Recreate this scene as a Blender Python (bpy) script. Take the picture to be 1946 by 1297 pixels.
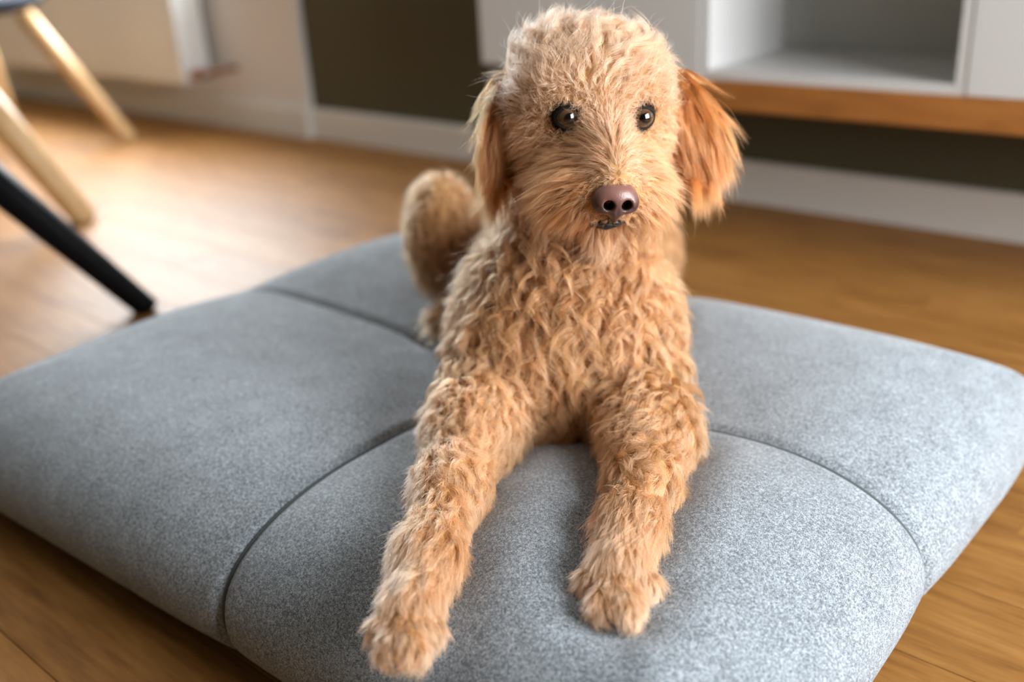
import bpy, math, random
import numpy as np
from mathutils import Matrix, Vector
from mathutils.kdtree import KDTree

rng = np.random.default_rng(7)
random.seed(7)
for o in list(bpy.data.objects):
    bpy.data.objects.remove(o, do_unlink=True)
scene = bpy.context.scene
COL = scene.collection

# ------------------------------------------------------------------ camera
W, H, F = 1946.0, 1297.0, 1946.0
CAM_H = 0.70
TH, RO = math.radians(22.9), math.radians(3.4)
_up = np.array([-math.sin(RO) * math.cos(TH), math.cos(RO) * math.cos(TH), math.sin(TH)])
def _ray(x, y):
    return np.array([(x - W / 2) / F, -(y - H / 2) / F, -1.0])
_xl = _ray(-1383, -33); _xl /= np.linalg.norm(_xl)
_xl -= _up * (_xl @ _up)
_X = -_xl / np.linalg.norm(_xl)
_Y = np.cross(_up, _X)
CM = np.stack([_X, _Y, _up])
CP = np.array([0.0, 0.0, CAM_H])
def at(x, y, depth):                      # a point of the room from its bearing and its distance
    return CP + CM @ (_ray(x, y) * depth)
def atz(x, y, z):                         # the same, from its bearing and its height above the floor
    d = CM @ _ray(x, y)
    return CP + d * ((z - CAM_H) / d[2])

cam = bpy.data.cameras.new('camera')
cam.lens = 36.0; cam.sensor_width = 36.0; cam.sensor_fit = 'HORIZONTAL'
cam.clip_start = 0.02; cam.clip_end = 60
cam.dof.use_dof = True
cam.dof.focus_distance = 0.925
cam.dof.aperture_fstop = 2.0
camo = bpy.data.objects.new('camera', cam); COL.objects.link(camo)
mw = Matrix([[*CM[i], CP[i]] for i in range(3)] + [[0, 0, 0, 1]])
camo.matrix_world = mw
scene.camera = camo

# ------------------------------------------------------------------ light and exposure
world = bpy.data.worlds.new('daylight'); scene.world = world
world.use_nodes = True
bg = world.node_tree.nodes['Background']
bg.inputs['Color'].default_value = (0.80, 0.90, 1.0, 1); bg.inputs['Strength'].default_value = 1.0

def area_light(name, loc, rot, sx, sy, power, col):
    l = bpy.data.lights.new(name, 'AREA'); l.shape = 'RECTANGLE'; l.size = sx; l.size_y = sy
    l.energy = power; l.color = col
    o = bpy.data.objects.new(name, l); COL.objects.link(o)
    o.location = loc; o.rotation_euler = rot
    return o
# daylight through the glazing of the wall on the camera's right, and through the window above the radiator
area_light('daylight_side_window', (1.42, 1.12, 1.10), (0, math.radians(90), 0), 1.6, 1.70, 160, (0.93, 0.97, 1.0))
area_light('daylight_radiator_window', (-4.29, 2.46, 1.425), (math.radians(-90), 0, 0), 2.6, 1.65, 430, (0.90, 0.96, 1.0))

vs = scene.view_settings
vs.view_transform = 'Standard'; vs.look = 'None'; vs.gamma = 1.0; vs.use_curve_mapping = False
vs.exposure = 0.42
scene.cycles.use_denoising = True

# ------------------------------------------------------------------ material helpers
def new_mat(name, color=(0.8, 0.8, 0.8), rough=0.5, spec=0.5, metallic=0.0, **kw):
    m = bpy.data.materials.new(name); m.use_nodes = True
    b = m.node_tree.nodes['Principled BSDF']
    b.inputs['Base Color'].default_value = (*color, 1); b.inputs['Roughness'].default_value = rough
    b.inputs['Specular IOR Level'].default_value = spec; b.inputs['Metallic'].default_value = metallic
    for k, v in kw.items():
        b.inputs[k].default_value = v
    return m
class G:                                   # short node graph writer
    def __init__(s, m): s.m = m; s.nt = m.node_tree; s.b = s.nt.nodes.get('Principled BSDF')
    def n(s, t, **kw):
        x = s.nt.nodes.new(t)
        for k, v in kw.items():
            if k.startswith('i_'): x.inputs[k[2:].replace('_', ' ')].default_value = v
            else: setattr(x, k, v)
        return x
    def l(s, a, b): s.nt.links.new(a, b)
    def coords(s, kind='Object', scale=(1, 1, 1), rot=(0, 0, 0)):
        c = s.n('ShaderNodeTexCoord'); mp = s.n('ShaderNodeMapping')
        mp.inputs['Scale'].default_value = scale; mp.inputs['Rotation'].default_value = rot
        s.l(c.outputs[kind], mp.inputs['Vector']); return mp.outputs['Vector']
    def noise(s, vec, scale, detail=2, rough=0.5):
        t = s.n('ShaderNodeTexNoise'); t.inputs['Scale'].default_value = scale
        t.inputs['Detail'].default_value = detail; t.inputs['Roughness'].default_value = rough
        s.l(vec, t.inputs['Vector']); return t.outputs['Fac']
    def ramp(s, fac, stops):
        r = s.n('ShaderNodeValToRGB'); e = r.color_ramp.elements
        while len(e) < len(stops): e.new(0.5)
        for k, (p, c) in enumerate(stops): e[k].position = p; e[k].color = (*c, 1)
        s.l(fac, r.inputs['Fac']); return r.outputs['Color']
    def mix(s, fac, a, b, mode='MIX'):
        x = s.n('ShaderNodeMix', data_type='RGBA', blend_type=mode)
        for sock, v in ((x.inputs[0], fac), (x.inputs[6], a), (x.inputs[7], b)):
            if hasattr(v, 'is_output'): s.l(v, sock)
            elif isinstance(v, (int, float)): sock.default_value = v
            else: sock.default_value = (*v, 1)
        return x.outputs[2]
    def math(s, op, a, b=0.0):
        x = s.n('ShaderNodeMath', operation=op)
        for sock, v in ((x.inputs[0], a), (x.inputs[1], b)):
            if hasattr(v, 'is_output'): s.l(v, sock)
            else: sock.default_value = v
        return x.outputs[0]
    def bump(s, fac, strength, dist):
        x = s.n('ShaderNodeBump'); x.inputs['Strength'].default_value = strength; x.inputs['Distance'].default_value = dist
        s.l(fac, x.inputs['Height']); s.l(x.outputs['Normal'], s.b.inputs['Normal'])

# ------------------------------------------------------------------ mesh helpers
def mesh_obj(name, v, f, mat, parent=None, smooth=False):
    me = bpy.data.meshes.new(name); me.from_pydata([tuple(map(float, p)) for p in v], [], [tuple(map(int, q)) for q in f])
    me.materials.append(mat); me.update()
    if smooth: me.shade_smooth()
    o = bpy.data.objects.new(name, me); COL.objects.link(o)
    if parent: o.parent = parent
    return o
def tag(o, label=None, cat=None, group=None, kind=None):
    if label: o['label'] = label
    if cat: o['category'] = cat
    if group: o['group'] = group
    if kind: o['kind'] = kind
    return o
def empty(name, loc):
    o = bpy.data.objects.new(name, None); COL.objects.link(o); o.location = loc; o.empty_display_size = 0.05
    return o
class MB:                                  # collects shapes into one mesh
    def __init__(s): s.v = []; s.f = []
    def add(s, v, f):
        n = len(s.v); s.v += [tuple(map(float, p)) for p in v]; s.f += [tuple(n + i for i in q) for q in f]; return s
    def box(s, x0, x1, y0, y1, z0, z1, bev=0.0):
        if bev <= 0:
            v = [(x, y, z) for z in (z0, z1) for y in (y0, y1) for x in (x0, x1)]
            return s.add(v, [(0, 2, 3, 1), (4, 5, 7, 6), (0, 1, 5, 4), (2, 6, 7, 3), (0, 4, 6, 2), (1, 3, 7, 5)])
        import bmesh
        bm = bmesh.new(); bmesh.ops.create_cube(bm, size=1.0)
        for q in bm.verts:
            q.co = ((x0 + x1) / 2 + q.co.x * (x1 - x0), (y0 + y1) / 2 + q.co.y * (y1 - y0), (z0 + z1) / 2 + q.co.z * (z1 - z0))
        bmesh.ops.bevel(bm, geom=bm.edges[:], offset=bev, segments=2, affect='EDGES', profile=0.6)
        bm.verts.index_update()
        s.add([q.co[:] for q in bm.verts], [[q.index for q in fc.verts] for fc in bm.faces]); bm.free(); return s
    def tube(s, pts, rad, n=10, sq=None, cap=True):   # swept ring; rad a number or list; sq=(a,b) scales the ring
        pts = [np.asarray(p, float) for p in pts]; m = len(pts)
        rad = [rad] * m if np.isscalar(rad) else rad
        base = len(s.v); ref = None
        for i in range(m):
            t = pts[min(i + 1, m - 1)] - pts[max(i - 1, 0)]; t /= np.linalg.norm(t)
            if ref is None:
                ref = np.array([0, 0, 1.0]) if abs(t[2]) < 0.9 else np.array([1.0, 0, 0])
            a = ref - t * (ref @ t); a /= np.linalg.norm(a); b = np.cross(t, a); ref = a
            for k in range(n):
                w = 2 * math.pi * k / n
                c, sn = math.cos(w), math.sin(w)
                if sq: c = math.copysign(abs(c) ** sq, c); sn = math.copysign(abs(sn) ** sq, sn)
                s.v.append(tuple(pts[i] + rad[i] * (a * c + b * sn)))
        for i in range(m - 1):
            for k in range(n):
                s.f.append((base + i * n + k, base + i * n + (k + 1) % n, base + (i + 1) * n + (k + 1) % n, base + (i + 1) * n + k))
        if cap:
            s.f.append(tuple(base + k for k in reversed(range(n)))); s.f.append(tuple(base + (m - 1) * n + k for k in range(n)))
        return s
    def build(s, name, mat, parent=None, smooth=False): return mesh_obj(name, s.v, s.f, mat, parent, smooth)

# ------------------------------------------------------------------ materials of the room
M_white_wall = new_mat('white_wall_paint', (0.63, 0.605, 0.57), 0.75)
g = G(M_white_wall); g.bump(g.noise(g.coords(), 180, 3), 0.15, 0.002)
M_ceiling = new_mat('ceiling_paint', (0.25, 0.24, 0.225), 0.9)
g = G(M_ceiling); g.bump(g.noise(g.coords(), 150, 2), 0.1, 0.002)
M_olive = new_mat('olive_wall_paint', (0.062, 0.055, 0.027), 0.7)
g = G(M_olive); g.bump(g.noise(g.coords(), 160, 3), 0.15, 0.002)
M_skirt = new_mat('white_skirting_lacquer', (0.60, 0.57, 0.52), 0.4)
M_lacquer = new_mat('white_cabinet_lacquer', (0.56, 0.55, 0.535), 0.42)
g = G(M_lacquer); g.bump(g.noise(g.coords(), 300, 2), 0.03, 0.001)
M_shadeback = new_mat('shade_grey_back_board', (0.40, 0.40, 0.365), 0.7)  # back board greyed to imitate the shade deep inside the open compartment
M_radiator = new_mat('radiator_enamel', (0.63, 0.63, 0.61), 0.35)
M_frame = new_mat('window_frame_paint', (0.75, 0.75, 0.74), 0.4)
M_glass = bpy.data.materials.new('window_glass'); M_glass.use_nodes = True
nt = M_glass.node_tree; nt.nodes.clear()
_o = nt.nodes.new('ShaderNodeOutputMaterial'); _t = nt.nodes.new('ShaderNodeBsdfTransparent'); _gl = nt.nodes.new('ShaderNodeBsdfGlossy')
_mx = nt.nodes.new('ShaderNodeMixShader'); _mx.inputs[0].default_value = 0.06; _gl.inputs['Roughness'].default_value = 0.02
nt.links.new(_t.outputs[0], _mx.inputs[1]); nt.links.new(_gl.outputs[0], _mx.inputs[2]); nt.links.new(_mx.outputs[0], _o.inputs[0])

def wood(name, dark, mid, light, rough, axis_scale, random_tone=0.0, spec=0.5):
    m = new_mat(name, mid, rough, spec); g = G(m)
    v = g.coords('Object', axis_scale)
    oi = g.n('ShaderNodeObjectInfo')
    off = g.n('ShaderNodeVectorMath', operation='ADD'); sc = g.n('ShaderNodeVectorMath', operation='SCALE')
    cmb = g.n('ShaderNodeCombineXYZ')
    for i in range(3): g.l(oi.outputs['Random'], cmb.inputs[i])
    g.l(cmb.outputs[0], sc.inputs[0]); sc.inputs['Scale'].default_value = 37.0
    g.l(v, off.inputs[0]); g.l(sc.outputs[0], off.inputs[1]); v = off.outputs[0]
    grain = g.noise(v, 9, 6, 0.62); broad = g.noise(v, 1.6, 2)
    f = g.math('ADD', g.math('MULTIPLY', grain, 0.65), g.math('MULTIPLY', broad, 0.35))
    col = g.ramp(f, [(0.30, dark), (0.50, mid), (0.72, light)])
    if random_tone:
        t = g.n('ShaderNodeMapRange'); g.l(oi.outputs['Random'], t.inputs['Value'])
        t.inputs['To Min'].default_value = 1 - random_tone; t.inputs['To Max'].default_value = 1 + random_tone
        hs = g.n('ShaderNodeHueSaturation'); g.l(t.outputs[0], hs.inputs['Value']); g.l(col, hs.inputs['Color']); col = hs.outputs[0]
    g.l(col, g.b.inputs['Base Color']); g.bump(grain, 0.12, 0.001)
    return m
M_floor = wood('oiled_oak_floor', (0.145, 0.056, 0.012), (0.275, 0.122, 0.030), (0.38, 0.186, 0.054), 0.52, (1.0, 9, 9), 0.08, 0.15)
M_bench = wood('warm_oak_board', (0.20, 0.070, 0.014), (0.31, 0.115, 0.023), (0.38, 0.15, 0.034), 0.5, (1.0, 9, 9))
M_oakleg = wood('pale_oak_leg', (0.42, 0.24, 0.10), (0.55, 0.34, 0.15), (0.63, 0.42, 0.21), 0.45, (4, 4, 1.0))
M_gap = new_mat('dark_floor_joint', (0.10, 0.05, 0.018), 0.8)
M_black = new_mat('black_lacquer', (0.0025, 0.0028, 0.0035), 0.6, 0.12)
M_navy = new_mat('navy_upholstery', (0.005, 0.007, 0.013), 0.9, 0.1)
g = G(M_navy); g.bump(g.noise(g.coords(), 500, 2), 0.4, 0.001)
M_brass = new_mat('aged_copper_pipe', (0.30, 0.14, 0.08), 0.38, metallic=0.8)
M_grey_metal = new_mat('dull_grey_metal', (0.22, 0.20, 0.18), 0.4, metallic=0.7)

# ------------------------------------------------------------------ the room shell
XL, XR, YF, YB, ZC = -6.4, 1.3, -2.6, 2.224, 2.55
T = 0.20
XE = -2.895                                 # where the white wall ends and the olive wall begins
def wall_open(name, mat, axis, plane0, plane1, a0, a1, z1, holes=()):
    """a wall from a0 to a1, between plane0 and plane1, with rectangular holes (b0, b1, z0, z1)"""
    m = MB(); cuts = sorted(holes)
    def bx(b0, b1, z0, zz):
        if b1 - b0 < 1e-6 or zz - z0 < 1e-6: return
        if axis == 'x': m.box(b0, b1, plane0, plane1, z0, zz)
        else: m.box(plane0, plane1, b0, b1, z0, zz)
    cur = a0
    for (b0, b1, z0, zz) in cuts:
        bx(cur, b0, 0, z1); bx(b0, b1, 0, z0); bx(b0, b1, zz, z1); cur = b1
    bx(cur, a1, 0, z1)
    return tag(m.build(name, mat), kind='structure')
floor_base = tag(MB().box(XL - T, XR + T, YF - T, YB + T, -0.10, -0.016).build('floor', M_gap), kind='structure')
tag(MB().box(XL - T, XR + T, YF - T, YB + T, ZC, ZC + 0.1).build('ceiling', M_ceiling), kind='structure')
wall_open('wall_back', M_olive, 'x', YB, YB + T, XE, XR, ZC)
RW = (-5.60, -2.98, 0.60, 2.25)
wall_open('wall_radiator_side', M_white_wall, 'x', YB - 0.022, YB + T, XL, XE, ZC, [RW])
SW = (0.27, 1.97, 0.30, 1.90)
wall_open('wall_right', M_olive, 'y', XR, XR + T, YF, YB + T, ZC, [SW])
wall_open('wall_left', M_olive, 'y', XL - T, XL, YF, YB + T, ZC)
wall_open('wall_front', M_olive, 'x', YF - T, YF, XL - T, XR + T, ZC)

# floor planks, running along the wall
PW, PG = 0.138, 0.0006
plank_meshes = {}
def plank(x0, x1, y0, y1):
    key = round(x1 - x0, 2)
    if key not in plank_meshes:
        L = key / 2 - PG / 2; w = PW / 2 - PG / 2; b = 0.0007
        v = [(-L, -w, -0.016), (L, -w, -0.016), (L, w, -0.016), (-L, w, -0.016), (-L, -w, -b), (L, -w, -b), (L, w, -b), (-L, w, -b),
             (-L + b, -w + b, 0), (L - b, -w + b, 0), (L - b, w - b, 0), (-L + b, w - b, 0)]
        f = [(3, 2, 1, 0)] + [(i, (i + 1) % 4, (i + 1) % 4 + 4, i + 4) for i in range(4)] + [(i + 4, (i + 1) % 4 + 4, (i + 1) % 4 + 8, i + 8) for i in range(4)] + [(8, 9, 10, 11)]
        me = bpy.data.meshes.new('plank'); me.from_pydata(v, [], f); me.materials.append(M_floor); me.update(); plank_meshes[key] = me
    o = bpy.data.objects.new('plank', plank_meshes[key]); COL.objects.link(o)
    o.location = ((x0 + x1) / 2, (y0 + y1) / 2, 0); o.parent = floor_base
PL = 1.80
nrow = int(math.ceil((YB - YF) / PW)); y = YB
for r in range(nrow):
    y1 = YB - r * PW; y0 = y1 - PW
    shift = [0.0, 0.75, 1.25, 0.4, 1.55, 0.95][r % 6]
    x = XL - PL + shift
    while x < XR:
        a = max(x, XL); b = min(x + PL, XR)
        a = round(a, 2); b = round(b, 2)
        if b - a > 0.03: plank(a, b, y0, y1)
        x += PL

# skirting boards with a rounded top edge
def skirting(name, x0, x1, yf, h=0.102, t=0.016):
    prof = [(0, 0), (-t, 0), (-t, h - 0.012), (-t + 0.003, h - 0.004), (-t + 0.009, h), (0, h)]
    v = [(x, yf + p[0], p[1]) for x in (x0, x1) for p in prof]; n = len(prof)
    f = [tuple(range(n)), tuple(reversed(range(n, 2 * n)))] + [((i + 1) % n, i, n + i, n + (i + 1) % n) for i in range(n)]
    return tag(mesh_obj(name, v, f, M_skirt), kind='structure')
skirting('baseboard_back', XE, XR, YB)
skirting('baseboard_radiator_side', XL, XE, YB - 0.022)

def window(name, axis, plane, b0, b1, z0, z1, n_vert, n_hor):
    fr = MB(); d0, d1 = plane + 0.05, plane + 0.12
    def bx(m, p0, p1, q0, q1, e0=d0, e1=d1):
        if axis == 'x': m.box(p0, p1, e0, e1, q0, q1)
        else: m.box(e0, e1, p0, p1, q0, q1)
    bx(fr, b0, b0 + 0.06, z0, z1); bx(fr, b1 - 0.06, b1, z0, z1); bx(fr, b0 + 0.06, b1 - 0.06, z0, z0 + 0.06); bx(fr, b0 + 0.06, b1 - 0.06, z1 - 0.06, z1)
    o = tag(fr.build(name, M_frame), kind='structure')
    xs = np.linspace(b0 + 0.06, b1 - 0.06, n_vert + 1); zs = np.linspace(z0 + 0.06, z1 - 0.06, n_hor + 1)
    for x in xs[1:-1]:
        m = MB(); bx(m, x - 0.025, x + 0.025, z0 + 0.06, z1 - 0.06); m.build('mullion', M_frame, o)
    for z in zs[1:-1]:
        m = MB(); bx(m, b0 + 0.06, b1 - 0.06, z - 0.02, z + 0.02, d0 + 0.01, d1 - 0.01); m.build('glazing_bar', M_frame, o)
    for i in range(n_vert):
        for j in range(n_hor):
            m = MB(); bx(m, xs[i] + 0.025, xs[i + 1] - 0.025, zs[j] + 0.02, zs[j + 1] - 0.02, plane + 0.083, plane + 0.087); m.build('pane', M_glass, o)
    s = MB(); bx(s, b0 - 0.04, b1 + 0.04, z0 - 0.03, z0, plane - 0.06, plane + 0.05); s.build('window_sill', M_frame, o)
    return o
window('window_1', 'x', YB, RW[0], RW[1], RW[2], RW[3], 2, 1)
window('window_2', 'y', XR, SW[0], SW[1], SW[2], SW[3], 3, 1)

# ------------------------------------------------------------------ radiator under the window
def radiator():
    x0, x1, z0, z1, yf, yb = -5.15, -3.40, 0.175, 0.545, 2.045, 2.160
    r = empty('panel_radiator', ((x0 + x1) / 2, yb, z0))
    tag(r, 'white steel panel radiator on the white wall behind the chairs', 'radiator')
    L = Matrix.Translation(-Vector(r.location))
    def P(mb, name, mat):
        o = mb.build(name, mat, r); o.data.transform(L); return o
    P(MB().box(x0, x1, yf, yf + 0.012, z0, z1, 0.004), 'front_panel', M_radiator)
    P(MB().box(x0, x1, yb - 0.012, yb, z0, z1, 0.004), 'back_panel', M_radiator)
    for xa, xb in ((x1, x1 + 0.006), (x0 - 0.006, x0)):
        P(MB().box(xa, xb, yf, yb, z0, z1, 0.002), 'side_panel', M_radiator)
    m = MB(); k = x0 + 0.03
    while k < x1 - 0.03:
        m.box(k, k + 0.004, yf + 0.014, yb - 0.014, z0 + 0.02, z1 - 0.03); k += 0.05
    P(m, 'convector_fins', M_radiator)
    m = MB(); k = x0
    m.box(x0, x1, yf + 0.012, yf + 0.02, z1 - 0.004, z1)
    m.box(x0, x1, yb - 0.02, yb - 0.012, z1 - 0.004, z1)
    while k < x1 - 0.01:
        m.box(k, k + 0.012, yf + 0.02, yb - 0.02, z1 - 0.004, z1); k += 0.025
    P(m, 'top_grille', M_radiator)
    yv = 2.10
    v = P(MB().tube([(x1 + 0.006, yv, z0 + 0.035), (x1 + 0.075, yv, z0 + 0.035)], 0.016, 14), 'valve', M_grey_metal)
    h = MB().tube([(x1 + 0.062, yv, z0 + 0.035), (x1 + 0.062, yv - 0.05, z0 + 0.035)], [0.019, 0.017], 14).build('valve_cap', M_brass, v)
    h.data.transform(L)
    P(MB().tube([(x1 + 0.07, yv, z0 + 0.035), (x1 + 0.10, yv, z0 + 0.04), (x1 + 0.115, yv + 0.03, z0 + 0.045), (x1 + 0.115, YB - 0.024, z0 + 0.045)], 0.010, 12), 'pipe', M_brass)
    for xx in (x0 + 0.25, x1 - 0.25):
        P(MB().box(xx, xx + 0.03, yb, YB - 0.024, z0 + 0.05, z1 - 0.08), 'wall_bracket', M_grey_metal)
radiator()

# ------------------------------------------------------------------ floating cabinets on their oak board
CYF, CZ0, CZ1, CYB = 1.885, 0.352, 0.80, YB - 0.002
def cabinet(name, label, x0, x1, parts):
    r = empty(name, ((x0 + x1) / 2, CYB, CZ0)); L = Matrix.Translation(-Vector(r.location))
    tag(r, label, 'cabinet')
    for nm, bx, mat, bev in parts:
        o = MB().box(*bx, bev).build(nm, mat, r); o.data.transform(L)
    return r
t = 0.019
def closed(x0, x1):
    yb, yf = CYB, CYF + 0.021
    return [('side_panel', (x0, x0 + t, yf, yb, CZ0, CZ1), M_lacquer, 0), ('side_panel', (x1 - t, x1, yf, yb, CZ0, CZ1), M_lacquer, 0),
            ('bottom_panel', (x0 + t, x1 - t, yf, yb, CZ0, CZ0 + t), M_lacquer, 0), ('top_panel', (x0 + t, x1 - t, yf, yb, CZ1 - t, CZ1), M_lacquer, 0),
            ('back_panel', (x0 + t, x1 - t, yb - 0.006, yb, CZ0 + t, CZ1 - t), M_lacquer, 0),
            ('door', (x0 + 0.0015, x1 - 0.0015, CYF, CYF + 0.019, CZ0 + 0.001, CZ1), M_lacquer, 0.0015)]
XA, XB, XC, XD = -1.768, -1.150, -0.614, 0.35
cabinet('wall_cabinet', 'white cabinet with a plain closed door right behind the dog\'s head', XA, XB, closed(XA, XB))
cabinet('wall_cabinet', 'white cabinet with a plain closed door at the photo\'s top right corner', XC, XD, closed(XC, XD))
yb, yf = CYB, CYF + 0.002
cabinet('open_shelf_cabinet', 'white open cabinet compartment without a door, above the oak board', XB, XC,
        [('side_panel', (XB, XB + t, yf, yb, CZ0, CZ1), M_lacquer, 0.001), ('side_panel', (XC - t, XC, yf, yb, CZ0, CZ1), M_lacquer, 0.001),
         ('bottom_panel', (XB + t, XC - t, yf, yb, CZ0, CZ0 + t), M_lacquer, 0.001), ('top_panel', (XB + t, XC - t, yf, yb, CZ1 - t, CZ1), M_lacquer, 0.001),
         ('back_panel', (XB + t, XC - t, yb - 0.006, yb, CZ0 + t, CZ1 - t), M_shadeback, 0)])
bd = MB().box(-1.22, 0.40, CYF - 0.004, YB, CZ0 - 0.060, CZ0, 0.003).build('floating_shelf', M_bench)
tag(bd, 'long orange-brown oak board mounted under the white cabinets', 'shelf')

# ------------------------------------------------------------------ chairs in the far left corner
def lounge_chair(label, foot, lean, seat_z, side, mat_leg, r_foot, r_top, sqr, foot_cap=False):
    """foot: the visible foot on the floor; lean: horizontal run of that leg from foot to seat; side: half distance to the next legs"""
    foot = np.array([*foot, 0.0]); lean = np.array([*lean, 0.0]); d = lean / np.linalg.norm(lean)
    top = foot + lean + np.array([0, 0, seat_z])
    q = np.array([-d[1], d[0], 0])
    c = top + d * side; c[2] = 0                           # the seat's middle
    r = empty('lounge_chair', tuple(c)); tag(r, label, 'chair', 'lounge chairs on the oak floor')
    Ltop = [top - c, q * side, -q * side, d * side]
    run = np.linalg.norm(lean)
    outs = [-d, q, -q, d]
    for k in range(4):
        a = Ltop[k].copy(); a[2] = seat_z + 0.01
        b = a + outs[k] * (run if k == 0 else run * 0.45); b[2] = 0.0
        pts = [b, b + (a - b) * 0.02, b + (a - b) * 0.5, a]
        lg = MB().tube(pts, [r_foot * 0.92, r_foot, (r_foot + r_top) / 2, r_top], 16, sqr).build('leg', mat_leg, r, True)
    hw = side + 0.05
    n, mm = 20, 20; v = []; f = []
    for lay in (0, 1):
        for i in range(n + 1):
            for j in range(mm + 1):
                u, w = 2 * i / n - 1, 2 * j / mm - 1
                x = u * math.sqrt(1 - 0.30 * w * w); y = w * math.sqrt(1 - 0.30 * u * u); e = max(abs(u), abs(w))
                z = seat_z + 0.008 + (0.075 * (1 - 0.35 * e ** 4) if lay else 0.03 * e ** 6)
                p = (-d * x + q * y) * hw * (1.0 - 0.03 * (1 - lay)); v.append((p[0], p[1], z))
    N = (n + 1) * (mm + 1)
    for lay in (0, 1):
        for i in range(n):
            for j in range(mm):
                k = lay * N + i * (mm + 1) + j; qd = (k, k + 1, k + mm + 2, k + mm + 1); f.append(qd if lay == 0 else qd[::-1])
    rim = [(0, j) for j in range(mm)] + [(i, mm) for i in range(n)] + [(n, j) for j in range(mm, 0, -1)] + [(i, 0) for i in range(n, 0, -1)]
    for k in range(len(rim)):
        a = rim[k][0] * (mm + 1) + rim[k][1]; b2 = rim[(k + 1) % len(rim)]; b = b2[0] * (mm + 1) + b2[1]
        f.append((b, a, a + N, b + N))
    mesh_obj('seat', v, f, M_navy, r, True)
    v = []; f = []; n, mm = 18, 10                          # curved back behind the far edge of the seat
    for lay in (0, 1):
        for i in range(n + 1):
            for j in range(mm + 1):
                a = (i / n - 0.5) * math.radians(150); w = j / mm
                rad = hw * (0.97 + 0.16 * w) + 0.03 * lay
                p = d * math.cos(a) * rad + q * math.sin(a) * rad
                v.append((p[0], p[1], seat_z + 0.05 + w * 0.36 * math.cos(a * 0.55)))
    N = (n + 1) * (mm + 1)
    for lay in (0, 1):
        for i in range(n):
            for j in range(mm):
                k = lay * N + i * (mm + 1) + j; qd = (k, k + 1, k + mm + 2, k + mm + 1); f.append(qd if lay == 0 else qd[::-1])
    rim = [(0, j) for j in range(mm)] + [(i, mm) for i in range(n)] + [(n, j) for j in range(mm, 0, -1)] + [(i, 0) for i in range(n, 0, -1)]
    for k in range(len(rim)):
        a = rim[k][0] * (mm + 1) + rim[k][1]; b2 = rim[(k + 1) % len(rim)]; b = b2[0] * (mm + 1) + b2[1]
        f.append((b, a, a + N, b + N))
    mesh_obj('backrest', v, f, M_navy, r, True)
    return r
lounge_chair('navy chair whose splayed oak leg stands farthest back, near the radiator', (-3.494, 1.852), (-0.19, -0.20), 0.45, 0.27, M_oakleg, 0.026, 0.032, None)
lounge_chair('chair with a thick splayed oak leg just behind the black leg', (-2.598, 1.208), (-0.16, -0.19), 0.45, 0.22, M_oakleg, 0.034, 0.042, None)
lounge_chair('chair with a glossy black splayed leg ending beside the grey cushion', (-1.829, 0.937), (-0.225, -0.275), 0.43, 0.20, M_black, 0.023, 0.036, 0.7)

# ------------------------------------------------------------------ signed-distance modelling of the dog
def nrm(a): a = np.asarray(a, float); return a / np.linalg.norm(a, axis=-1, keepdims=True)
class Prim:
    pass
def cone(a, b, ra, rb, k=0.03, **kw):
    p = Prim(); p.a = np.asarray(a, float); p.b = np.asarray(b, float); p.ra = ra; p.rb = rb; p.k = k; p.kw = kw
    r = max(ra, rb)
    p.lo = np.minimum(p.a, p.b) - r; p.hi = np.maximum(p.a, p.b) + r
    def ev(P):
        ab = p.b - p.a; L = max(ab @ ab, 1e-9)
        tt = np.clip(((P - p.a) @ ab) / L, 0, 1)
        return np.linalg.norm(P - p.a - tt[:, None] * ab, axis=1) - (ra + (rb - ra) * tt)
    p.ev = ev; p.axis = nrm(p.b - p.a) if np.linalg.norm(p.b - p.a) > 1e-6 else np.array([0, 0, -1.0]); return p
def ell(c, R, rad, k=0.03, **kw):
    p = Prim(); c = np.asarray(c, float); R = np.asarray(R, float); rad = np.asarray(rad, float); p.k = k; p.kw = kw
    p.lo = c - rad.max(); p.hi = c + rad.max()
    def ev(P):
        q = (P - c) @ R.T
        k0 = np.linalg.norm(q / rad, axis=1); k1 = np.linalg.norm(q / (rad * rad), axis=1)
        return k0 * (k0 - 1) / np.maximum(k1, 1e-6)
    p.ev = ev; p.axis = np.array([0, 0, -1.0]); return p
def smin(a, b, k):
    h = np.maximum(k - np.abs(a - b), 0) / k
    return np.minimum(a, b) - h * h * k * 0.25
def sdf(P, prims):
    P = np.asarray(P, float); d = np.full(len(P), 10.0)
    for p in prims:
        d = smin(d, p.ev(P), p.k)
    return d
def grad(P, fn, e=0.0012):
    out = np.empty_like(P)
    for i in range(3):
        dp = np.zeros(3); dp[i] = e
        out[:, i] = fn(P + dp) - fn(P - dp)
    return nrm(out + 1e-12)
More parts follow.
